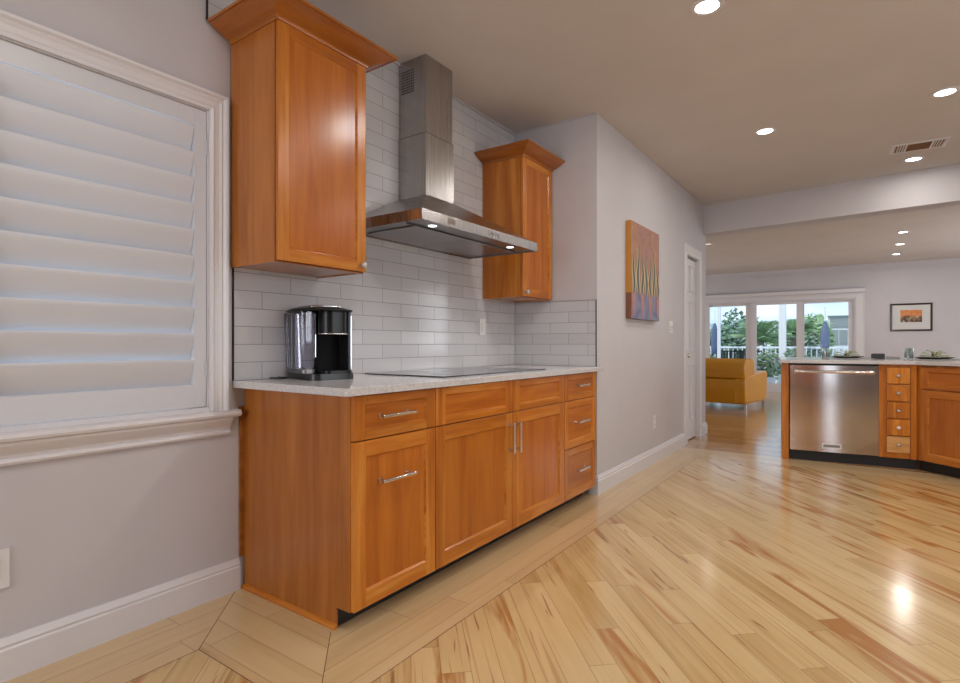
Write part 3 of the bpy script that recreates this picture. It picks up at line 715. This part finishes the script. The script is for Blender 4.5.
# air vent
t = thing('ceiling_vent', 'rectangular white ceiling air vent with brown slatted middle', 'air vent', (2.63, 5.815, H), R(3))
b = MB(); fw, fd = .185, .125
b.sweep([(-fw, -fd), (-fw, fd), (fw, fd), (fw, -fd)], [(-.005, -.0005), (-.005, -.004), (.020, -.010), (.026, -.0045), (.026, -.0005)], f3, closed=True); b.build('frame', 'trim', t)
b = MB(); b.box(-fw+.024, fw-.024, -fd+.024, fd-.024, -.0030, -.0008); b.build('backing', 'brown', t)
b = MB(); b.box(-.092, -.080, -fd+.02, fd-.02, -.009, -.0035); b.build('divider', 'trim', t)
b = MB(); b.box(.080, .092, -fd+.02, fd-.02, -.009, -.0035); b.build('divider', 'trim', t)
for k in range(6):
    b = MB(); y = -.085+k*.034; b.box(-.078, .078, y-.0015, y+.008, -.0075, -.0035); b.build('slat', 'brown', t)
for s in (-1, 1):
    for k in range(3):
        b = MB(); x = s*(.104+k*.018); b.box(x-.003, x+.003, -fd+.028, fd-.028, -.009, -.0035); b.build('slat', 'trim', t)

# ------------------------------------------------------------------ peninsula
TH = R(7); PX, PY = 1.69, 5.81
def pw(x, y, o=(PX, PY), th=TH): return (o[0]+x*math.cos(th)-y*math.sin(th), o[1]+x*math.sin(th)+y*math.cos(th))
TOPZ = .899
# local frame: x along the front, y into the cabinet
t = thing('peninsula_end_panel', 'upright orange wood end panel left of the dishwasher', 'end panel', (PX, PY, 0), TH)
b = MB(); b.box(-.058, -.006, -.004, .62, .0005, TOPZ-.002); b.build('panel', 'woodV', t)
b = MB(); b.box(-.0585, -.0055, -.006, -.0045, .0005, TOPZ-.002); b.build('edge_strip', 'woodV', t)
# dishwasher
t = thing('dishwasher', 'stainless steel dishwasher with a bar handle at the left of the peninsula', 'dishwasher', (PX, PY, 0), TH)
b = MB(); b.box(.003, .677, .03, .60, .075, TOPZ-.006); b.build('tub', 'kick', t)
b = MB()
n = 16; fr = []; 
for i in range(n+1):
    x = .004+.672*i/n; fr.append((x, -.012-.010*math.sin(PI*i/n)))
b.prism(fr+[(.676, .028), (.004, .028)], 'Z', .100, TOPZ-.018); b.build('door', 'steelD', t, smooth='auto')
b = MB(); zh = TOPZ-.075
b.tube([(.045, -.062, zh), (.632, -.062, zh)], .0125, 14)
for x in (.07, .607): b.tube([(x, -.014, zh), (x, -.062, zh)], .009, 10)
b.tube([(.040, -.062, zh), (.070, -.062, zh)], .016, 14); b.tube([(.607, -.062, zh), (.637, -.062, zh)], .016, 14)
b.build('handle', 'nickel', t, smooth='auto')
b = MB(); b.box(.255, .405, -.0270, -.0222, .135, .178, 0, bev=.001); b.box(.266, .394, -.0276, -.0271, .146, .167, 1); b.build('badge_plate', ['plate', 'greyN'], t)
b = MB(); b.box(.003, .677, .055, .07, .0005, .074); b.build('toe_kick', 'kick', t)
# drawers
t = thing('drawer_cabinet', 'narrow peninsula cabinet with a column of five small drawers', 'cabinet', (PX, PY, 0), TH)
b = MB(); b.box(.679, .940, .0, .60, .092, TOPZ-.002); b.build('carcass', 'woodV', t)
b = MB(); b.box(.679, .964, .055, .07, .0005, .0915); b.build('toe_kick', 'kick', t)
zt = TOPZ-.028; dh = .137
for k in range(5):
    z1 = zt-k*(dh+.011); z0 = z1-dh
    b = MB(); b.box(.732, .892, -.026, -.0005, z0, z1, 0, bev=.004); d = b.build('drawer', 'pine' if k == 4 else 'woodV', t)
    b = MB(); b.lathe([(0, 0), (.008, 0), (.006, .010), (.014, .016), (.015, .022), (0, .027)], f=lambda v: Vector((.812+v.x, -.026-v.z, (z0+z1)/2+v.y)), seg=14)
    kb = b.build('knob', 'plate' if k == 3 else 'crystal', d, smooth=True)
    if k == 3: kb['label'] = 'white porcelain knob'
b = MB(); b.box(.900, .940, -.008, -.0005, .092, TOPZ-.002); b.build('corner_stile', 'woodV', t)
# angled cabinet
AX, AY = pw(.942, 0); AT = R(-42)
def angled(label, x0, x1, doors):
    t = thing('angled_cabinet', label, 'cabinet', (AX, AY, 0), AT)
    b = MB(); b.prism([(x0, .0), (x1, .0), (x1, .50), (x0+.0, .50)] if x0 > .1 else [(x0+.004, 0), (x1, 0), (x1, .50), (.47, .50)], 'Z', .092, TOPZ-.002); b.build('carcass', 'woodV', t)
    b = MB(); b.prism([(x0-.022, .055), (x1, .055), (x1, .07), (x0-.022, .07)], 'Z', .0005, .0915); b.build('toe_kick', 'kick', t)
    def front(name, xa, xb, za, zb, frz, horiz):
        # build with shaker then turn it so that it faces local -y
        o = shaker(name, t, .020, xa, xb, za, zb, .060, horiz=horiz, frz=frz, mats=('woodV', 'woodH', 'woodPan', 'woodPanH'))
        o.rotation_euler = (0, 0, -PI/2); o.location = (0, -.0005, 0)
        return o
    for xa, xb in doors:
        front('blank_front', xa, xb, .700, TOPZ-.020, .040, True)
        front('door', xa, xb, .100, .690, .060, False)
    return t
angled('angled peninsula cabinet with a panelled door, cut by the right picture edge', .0, .80, [(.045, .42), (.425, .79)])

# countertop of the peninsula
p0 = pw(-.075, -.045); p1 = pw(.923, -.045); 
def aw(x, y): return pw(x, y, (AX, AY), AT)
p2 = aw(.83, -.045); 
b = MB(); b.prism([p0, p1, p2, aw(.83, .62), (3.45, 7.22), pw(-.075, 1.22)], 'Z', TOPZ, TOPZ+.032)
o = b.build('peninsula_countertop', 'stone'); tag(o, 'pale quartz countertop of the peninsula laid with place settings', 'countertop')
mdf = o.modifiers.new('bev', 'BEVEL'); mdf.width = .003; mdf.segments = 2; mdf.limit_method = 'ANGLE'
b = MB(); b.prism([pw(-.055, .76), pw(1.45, .76), pw(1.45, .79), pw(-.055, .79)], 'Z', .0005, TOPZ-.001); o = b.build('peninsula_back_panel', 'woodV'); tag(o, 'wooden back panel of the peninsula facing the living room', 'panel')
CT = TOPZ+.0325
# place settings
def plate(loc, label, r=.15):
    t = thing('charger_plate', label, 'plate', loc)
    b = MB(); b.lathe([(0, .0), (r*.62, .0), (r*.75, .006), (r, .014), (r, .018), (r*.74, .011), (r*.6, .006), (0, .006)], seg=36); b.build('dish', 'plateD', t, smooth='auto')
    return t
def napkin(loc, label, seed, rz=0):
    random.seed(seed); t = thing('folded_napkin', label, 'napkin', loc, rz)
    b = MB()
    for k in range(7):   # bow of cloth loops
        a = R(-78+k*26); L = .125-.015*abs(k-3)/3; pts = []
        for i in range(9):
            f = i/8; pts.append((L*math.sin(a)*f*1.0, .02*math.sin(f*PI)*(k % 2*2-1), .008+L*.42*math.cos(a)*math.sin(f*PI*.62)+.006*(k % 3)))
        w_ = .034
        for i in range(8):
            p, q_ = pts[i], pts[i+1]
            b.quad((p[0], p[1]-w_, p[2]), (q_[0], q_[1]-w_, q_[2]), (q_[0], q_[1]+w_, q_[2]+.008), (p[0], p[1]+w_, p[2]+.008))
    o = b.build('cloth', 'napkin', t, smooth=True); s = o.modifiers.new('s', 'SOLIDIFY'); s.thickness = .004
    b = MB(); b.lathe([(.020, .0), (.023, .004), (.023, .022), (.020, .026), (.017, .022), (.017, .004), (.020, 0)], (0, 0, .010), 20); b.build('napkin_ring', 'plateD', t, smooth=True)
    return t
def tumbler(loc, label):
    t = thing('tumbler', label, 'glass', loc)
    b = MB(); b.lathe([(0, 0), (.030, 0), (.033, .004), (.038, .105), (.0355, .105), (.031, .010), (0, .010)], seg=24); b.build('glass_body', 'tumbler', t, smooth='auto')
    b = MB()
    for k in range(5):
        a = k*2*PI/5; rr = .0275
        b.prism([(rr*math.cos(a)-.008, rr*math.sin(a)-.004), (rr*math.cos(a)+.008, rr*math.sin(a)-.004), (rr*math.cos(a), rr*math.sin(a)+.004)], 'Z', .014+.018*(k % 2), .05+.026*((k*2) % 3))
    b.build('leaf_pattern', 'liquid', t)
    return t
def mat_(loc, label):
    b = MB(); b.prism(rrect(-.22, .22, -.15, .15, .02), 'Z', 0, .0035); o = b.build('placemat', 'placemat', loc=loc); tag(o, label, 'placemat'); return o
QY = 6.6
mat_((2.12, QY, CT), 'grey placemat under the left place setting above the dishwasher')
mat_((2.80, QY-.02, CT), 'grey placemat under the right place setting by the picture edge')
plate((2.12, QY, CT+.004), 'dark charger plate of the left place setting above the dishwasher', .145)
plate((2.793, QY-.02, CT+.004), 'dark charger plate of the right place setting near the picture edge', .155)
napkin((2.115, QY, CT+.0115), 'pale green napkin bow on the left charger plate', 1, R(10))
napkin((2.793, QY-.02, CT+.0115), 'pale green napkin bow on the right charger plate', 4, R(10))
tumbler((1.945, QY-.12, CT), 'patterned tumbler left of the left place setting, before the window')
tumbler((2.60, QY-.12, CT), 'patterned tumbler between the metal tin and the right plate')
t = thing('utensil_caddy', 'low black box on the peninsula countertop between the two place settings', 'box', (2.371, QY, CT))
b = MB(); b.box(-.055, .055, -.035, .035, 0, .046, bev=.004); b.build('box', 'black', t); b = MB(); b.box(-.050, .050, -.031, .031, .0462, .051); b.build('lid', 'blackgloss', t)
b = MB(); b.box(-.055, .055, -.03, .03, 0, .024, bev=.003); o = b.build('metal_tin', 'greyN', loc=(2.487, QY, CT)); tag(o, 'low grey metal tin right of the black box on the peninsula', 'tin')

# ------------------------------------------------------------------ sofa
t = thing('leather_sofa', 'tan leather sofa seen from behind in front of the sliding doors', 'sofa', (.70, 9.60, 0), R(-9))
def rbox(b, x0, x1, y0, y1, z0, z1, r, m=0): b.box(x0, x1, y0, y1, z0, z1, m, bev=r)
b = MB(); b.prism([(0, .115), (.02, .10), (.95, .10), (.97, .12), (.95, .40), (.06, .40), (-.04, .50), (-.055, .46), (-.04, .30)], 'X', -1.95, -.01); o = b.build('base', 'leather', t, smooth='auto')
# back cushions: rolled
pr = []
for y, z_ in ((0.0, .505), (-.035, .53), (-.045, .65), (-.03, .74), (.02, .80), (.09, .835), (.17, .83), (.22, .79), (.24, .70), (.24, .56), (.22, .42), (.06, .42)): pr.append((y, z_))
b = MB(); b.prism(pr, 'X', -.96, .01); o = b.build('back_cushion', 'leather', t, smooth='auto')
m_ = o.modifiers.new('b', 'BEVEL'); m_.width = .03; m_.segments = 4; m_.limit_method = 'ANGLE'; m_.angle_limit = R(60)
b = MB(); b.prism(pr, 'X', -1.94, -.975); o = b.build('back_cushion', 'leather', t, smooth='auto')
m_ = o.modifiers.new('b', 'BEVEL'); m_.width = .03; m_.segments = 4; m_.limit_method = 'ANGLE'; m_.angle_limit = R(60)
pr = [(y+.27, z_*.98+.015) for y, z_ in pr]
b = MB(); b.prism(pr, 'X', -.94, -.01); o = b.build('head_roll', 'leather', t, smooth='auto')
m_ = o.modifiers.new('b', 'BEVEL'); m_.width = .03; m_.segments = 4; m_.limit_method = 'ANGLE'
b = MB(); b.box(-1.88, -.17, .30, .96, .405, .50, bev=.03); b.build('seat_cushion', 'leather', t, smooth='auto')
for xa, xb in ((-.14, .02), (-2.09, -1.96)):
    b = MB(); b.prism([(-.03, .115), (1.02, .115), (1.06, .30), (1.08, .58), (1.02, .615), (.80, .60), (.3, .56), (.02, .54), (-.04, .50), (-.05, .3)], 'X', xa, xb); o = b.build('arm', 'leather', t, smooth='auto')
    m_ = o.modifiers.new('b', 'BEVEL'); m_.width = .025; m_.segments = 3; m_.limit_method = 'ANGLE'
for x, y in ((.0, .05), (.0, .92), (-1.98, .05), (-1.98, .92)):
    b = MB(); b.box(x-.02, x+.02, y-.02, y+.02, 0.0005, .112, bev=.003); b.build('leg', 'chrome', t)

# ------------------------------------------------------------------ sliding doors on the far wall
def rect_frame(b, x0, x1, y0, y1, z0, z1, w_, wt=None, wb=None):
    wt = wt or w_; wb = wb or w_
    b.box(x0, x0+w_, y0, y1, z0, z1); b.box(x1-w_, x1, y0, y1, z0, z1); b.box(x0+w_, x1-w_, y0, y1, z1-wt, z1); b.box(x0+w_, x1-w_, y0, y1, z0, z0+wb)
sl = struct(bpy.data.objects.new('door_2', None)); C.objects.link(sl); sl.location = (0, FY, 0)
b = MB(); rect_frame(b, SX0+.002, SX1-.002, .005, .12, .0005, SZ-.002, .025); b.build('outer_frame', 'trim', sl)
for k, (xa, xb, yy) in enumerate(((-1.92, -.75, .02), (-.95, .145, .065), (.147, 1.168, .02), (1.10, 2.10, .065))):
    b = MB()
    rect_frame(b, xa, xb, yy, yy+.035, .028, SZ-.028, .115 if k < 3 else .10, .05, .17)
    pf = b.build('sash', 'trim', sl)
    b = MB(); b.box(xa+.09, xb-.09, yy+.015, yy+.019, .19, SZ-.07); b.build('pane', 'glass', pf)
b = MB(); b.box(.10, .105, -.0, .018, .9, 1.12); b.build('pull_handle', 'trim', sl)
b = MB(); CP2 = [(0, 0), (0, .018), (-.05, .020), (-.13, .016), (-.145, .022), (-.150, 0)]
b.sweep([(SX0, 0), (SX0, SZ), (SX1, SZ), (SX1, 0)], CP2, lambda p, q_, h: (p, FY-.0006-h, q_)); struct(b.build('trim_7', 'trim'))
b = MB(); b.box(SX0-.16, SX1+.16, FY-.10, FY-.022, SZ+.115, SZ+.19, bev=.004); o = b.build('blind_valance', 'trim'); tag(o, 'pale valance rail across the top of the sliding doors', 'valance')

# framed picture on the far wall
t = thing('framed_picture', 'small dark-framed picture with an orange scene on the living room wall', 'picture', (3.035, FY-.0006, 1.611))
b = MB(); fw, fh = .331, .276
b.sweep([(-fw, -fh), (-fw, fh), (fw, fh), (fw, -fh)], [(0, 0), (0, .022), (.010, .026), (.034, .016), (.034, 0)], lambda p, q_, h: (p, -h, q_), closed=True); b.build('frame', 'frame', t)
b = MB(); b.box(-fw+.03, fw-.03, -.008, -.001, -fh+.03, fh-.03); b.build('mount', 'mount', t)
ma = mat('picture_art', (.5, .2, .06), .6); q = N(ma); tcn = q.n('TexCoord'); sp = q.n('SeparateXYZ'); q.l(tcn.outputs['Object'], sp.inputs[0])
z = q.n('TexNoise'); z.inputs['Scale'].default_value = 16; z.inputs['Detail'].default_value = 3; q.l(tcn.outputs['Object'], z.inputs['Vector'])
up = q.ramp(z.outputs[0], [(.4, (.62, .20, .06)), (.6, (.66, .28, .10))]); lo = q.ramp(z.outputs[0], [(.4, (.04, .05, .04)), (.5, (.30, .10, .05)), (.58, (.16, .22, .14)), (.68, (.5, .45, .38))])
q.l(q.mix(smooth(q, q.math('ADD', sp.outputs[2], q.math('MULTIPLY', z.outputs[0], .1)), .04, .10), lo, up), q.b.inputs['Base Color'])
b = MB(); b.box(-.17, .17, -.0095, -.0082, -.10, .145); b.build('artwork', ma, t)

# ------------------------------------------------------------------ outdoors
b = MB(); b.box(-14, 16, FY+.15, 19, -.12, -.02); struct(b.build('floor_terrace', 'deck'))
b = MB(); b.box(-60, 70, 19, 90, -1.2, -.6); struct(b.build('floor_lawn', 'lawn'))
b = MB()
for z_ in (.95, .10): b.box(-8, 8, 18.3, 18.36, z_, z_+.055)
for i in range(-8, 9, 2): b.box(i-.3, i-.22, 18.29, 18.37, -.02, 1.03)
for i in range(-60, 61): b.box(i*.13-.012, i*.13+.012, 18.32, 18.34, .15, .95)
o = b.build('terrace_railing', 'railing'); tag(o, 'pale slim railing along the terrace edge behind the glass doors', 'railing')
for x, y, wd, lab in ((.49, 16.6, .165, 'white square terrace post behind the middle glass door'), (-1.10, 16.6, .08, 'slim white terrace post just right of the left folded umbrella'), (-1.44, 16.6, .08, 'slim white terrace post just left of the left folded umbrella')):
    b = MB(); b.box(x-wd/2, x+wd/2, y-wd/2, y+wd/2, -.02, 3.4); b.box(x-wd/2-.03, x+wd/2+.03, y-wd/2-.03, y+wd/2+.03, -.02, .10); o = b.build('terrace_post', 'white'); tag(o, lab, 'post')
def umbrella(x, y, lab):
    t = thing('closed_umbrella', lab, 'umbrella', (x, y, -.02))
    b = MB(); b.tube([(0, 0, 0), (0, 0, 2.1)], .02, 10); b.lathe([(0, 0), (.22, 0), (.22, .05), (.05, .09), (0, .09)]); b.build('pole', 'white', t)
    b = MB(); b.lathe([(0.02, .80), (.085, .82), (.105, 1.0), (.10, 1.35), (.07, 1.55), (.035, 1.70), (0, 1.74)], seg=14); b.build('canopy', 'blue', t, smooth=True)
umbrella(1.42, 17.3, 'folded blue patio umbrella seen through the right glass door'); umbrella(-1.36, 17.3, 'folded blue patio umbrella seen through the left glass door')
def chair(x, y, rz, lab):
    t = thing('patio_chair', lab, 'chair', (x, y, -.02), rz)
    b = MB(); rect_frame(b, -.27, .27, .24, .27, .45, .93, .03)
    for i in range(6): b.box(-.215+i*.08, -.185+i*.08, .245, .265, .48, .90)
    b.build('backrest', 'blackiron', t)
    b = MB(); b.box(-.27, .27, -.25, .27, .42, .45); b.build('seat', 'blackiron', t)
    for sx in (-1, 1):
        for sy in (-1, 1):
            b = MB(); b.tube([(sx*.25, sy*.23, 0), (sx*.25, sy*.23, .42)], .014, 8); b.build('leg', 'blackiron', t)
chair(-.50, 15.5, PI, 'black iron patio chair outside the left glass door, left of its twin'); chair(-.17, 16.1, PI, 'black iron patio chair behind the wide sliding door frame')
# neighbouring house
t = thing('neighbour_house', 'pale neighbouring house with grey screened windows behind the right glass door', 'house', (1.37, 31, -.6))
b = MB(); b.box(-.50, .50, 0, 4, 0, 3.02); b.build('wall', 'bldg', t)
b = MB(); b.box(-.40, .31, -.03, -.001, 2.45, 2.93); b.build('window', 'screen', t)
b = MB(); b.box(-.40, .29, -.03, -.001, 1.64, 2.35); b.build('window', 'screen', t)
b = MB(); b.box(-.53, .54, -.15, 4.1, 3.0205, 3.06); b.build('roof', 'white', t)
b = MB()
for x in (-.05,): b.box(x-.01, x+.01, -.035, -.031, 1.64, 2.35)
b.build('mullion', 'white', t)

def foliage(b, c, rad, n, size, m, seed):
    rnd = random.Random(seed)
    for _ in range(n):
        while True:
            v = Vector((rnd.uniform(-1, 1), rnd.uniform(-1, 1), rnd.uniform(-1, 1)))
            if .25 < v.length < 1: break
        p = Vector(c) + Vector((v.x*rad[0], v.y*rad[1], v.z*rad[2]))
        a = Vector((rnd.gauss(0, 1), rnd.gauss(0, 1), rnd.gauss(0, .6))).normalized(); d = a.orthogonal().normalized(); s_ = size*rnd.uniform(.6, 1.3)
        b.quad(p-a*s_, p-d*s_*.4, p+a*s_, p+d*s_*.4, m)
def tree(x, y, z0, h, r, lab, m1, m2, seed, cat='tree', name='leafy_tree', n=2400, size=.12):
    t = thing(name, lab, cat, (x, y, z0))
    b = MB(); b.tube([(0, 0, 0), (.05, 0, h*.3), (0, .03, h*.65)], [.12, .09, .05], 8); b.build('trunk', 'bark', t)
    b = MB(); rnd = random.Random(seed)
    for k in range(7):
        a = k*2*PI/7; c = (math.cos(a)*r*.5*rnd.uniform(.5, 1.2), math.sin(a)*r*.4, h*rnd.uniform(.38, .72))
        foliage(b, c, (r*.55, r*.5, h*.24), n//7, size, k % 2, seed+k)
    foliage(b, (0, 0, h*.30), (r*.8, r*.6, h*.30), n//4, size, 1, seed+50)
    b.build('foliage', [m1, m2], t)
tree(-1.95, 25, -.6, 3.55, 1.12, 'rounded grey-green tree behind the left glass door', 'leafC', 'leafA', 3)
tree(.60, 27, -.6, 3.3, .72, 'bright green tree behind the left half of the right glass door', 'leafB', 'leafC', 11)
tree(-.4, 29, -.6, 3.3, 1.3, 'green tree behind the palm outside the middle glass door', 'leafB', 'leafA', 23)
tree(-4.2, 30, -.6, 3.3, 2.3, 'far green tree at the left behind the terrace post', 'leafA', 'leafC', 31)
def palm(x, y, z0, h, lab, seed, L=1.5):
    t = thing('palm_tree', lab, 'palm', (x, y, z0)); rnd = random.Random(seed)
    b = MB(); b.tube([(0, 0, 0), (.05, 0, h*.5), (0, 0, h)], [.13, .10, .09], 10); b.build('trunk', 'bark', t)
    for k in range(24):
        a = k*2.4; el = R(rnd.uniform(20, 85)); b = MB(); P = []
        for i in range(9):
            f = i/8; rr = L*f*math.cos(el*(1-f*.2)); zz = h+L*f*math.sin(el)-.45*L*f*f*.75
            P.append(Vector((rr*math.cos(a), rr*math.sin(a), zz)))
        b.tube(P, .012, 5)
        for i in range(1, 9):
            for q_ in (0, .5):
                pp = P[i-1].lerp(P[i], q_); d = (P[i]-P[i-1]).normalized(); sd = d.cross(Vector((0, 0, 1))).normalized(); ll = .42*(1-abs(i/8-.45))
                for s in (-1, 1):
                    tip = pp + sd*s*ll*.8 + d*ll*.6 - Vector((0, 0, ll*.25)); b.quad(pp-d*.02, pp+d*.02, tip+d*.01, tip-d*.01)
        b.build('frond', 'leafB' if k % 3 else 'leafA', t)
palm(-.48, 19.9, -.6, 1.75, 'palm with spiky fronds outside the middle glass door', 5, 1.05)
palm(.22, 22.2, -.6, 1.95, 'palm with spiky fronds behind the right-hand terrace post', 9, 1.0)
def shrub(x, y, h, r, lab, seed, flowers=0, m1='leafB', m2='leafC'):
    t = thing('potted_shrub', lab, 'shrub', (x, y, -.02))
    b = MB(); b.lathe([(0, 0), (.13, 0), (.17, .28), (.185, .30), (.15, .30), (0, .26)], seg=18); b.build('pot', 'white', t, smooth='auto')
    b = MB(); foliage(b, (0, 0, .3+h*.45), (r, r, h*.55), 420, .07, 0, seed); foliage(b, (0, 0, .3+h*.4), (r, r, h*.5), 160, .08, 1, seed+2); b.build('foliage', [m1, m2], t)
    if flowers:
        b = MB(); foliage(b, (0, 0, .3+h*.5), (r*1.05, r*1.05, h*.55), flowers, .045, 0, seed+7); b.build('blossom', 'petal', t)
shrub(.36, 14.9, .62, .32, 'white-flowered potted shrub low behind the middle glass door', 41, 300)
shrub(-1.15, 14.8, .65, .35, 'leafy potted shrub behind the left end of the sofa', 43, 150)
shrub(.86, 15.6, .7, .3, 'white-flowered potted shrub beside the terrace post', 47, 200)
shrub(1.5, 15.2, .5, .3, 'leafy potted shrub outside the right glass door', 53, 150)

t = thing('added_pantry_cabinet', 'tall cherry cabinet added behind the camera for the steel to reflect, out of the picture', 'cabinet', (2.65, YB+.001, 0))  # unseen cabinet, added as something orange for the dishwasher to reflect
b = MB(); b.box(-.65, .65, 0, .38, .09, 2.3); b.build('carcass', 'woodV', t)
for x in (-.325, .325):
    o = shaker('door', t, .0, -.32, .32, .10, 2.29, .07); o.rotation_euler = (0, 0, PI/2); o.location = (x, .4015, 0)
b = MB(); b.box(-.63, .63, .0, .32, .0005, .0895); b.build('toe_kick', 'kick', t)
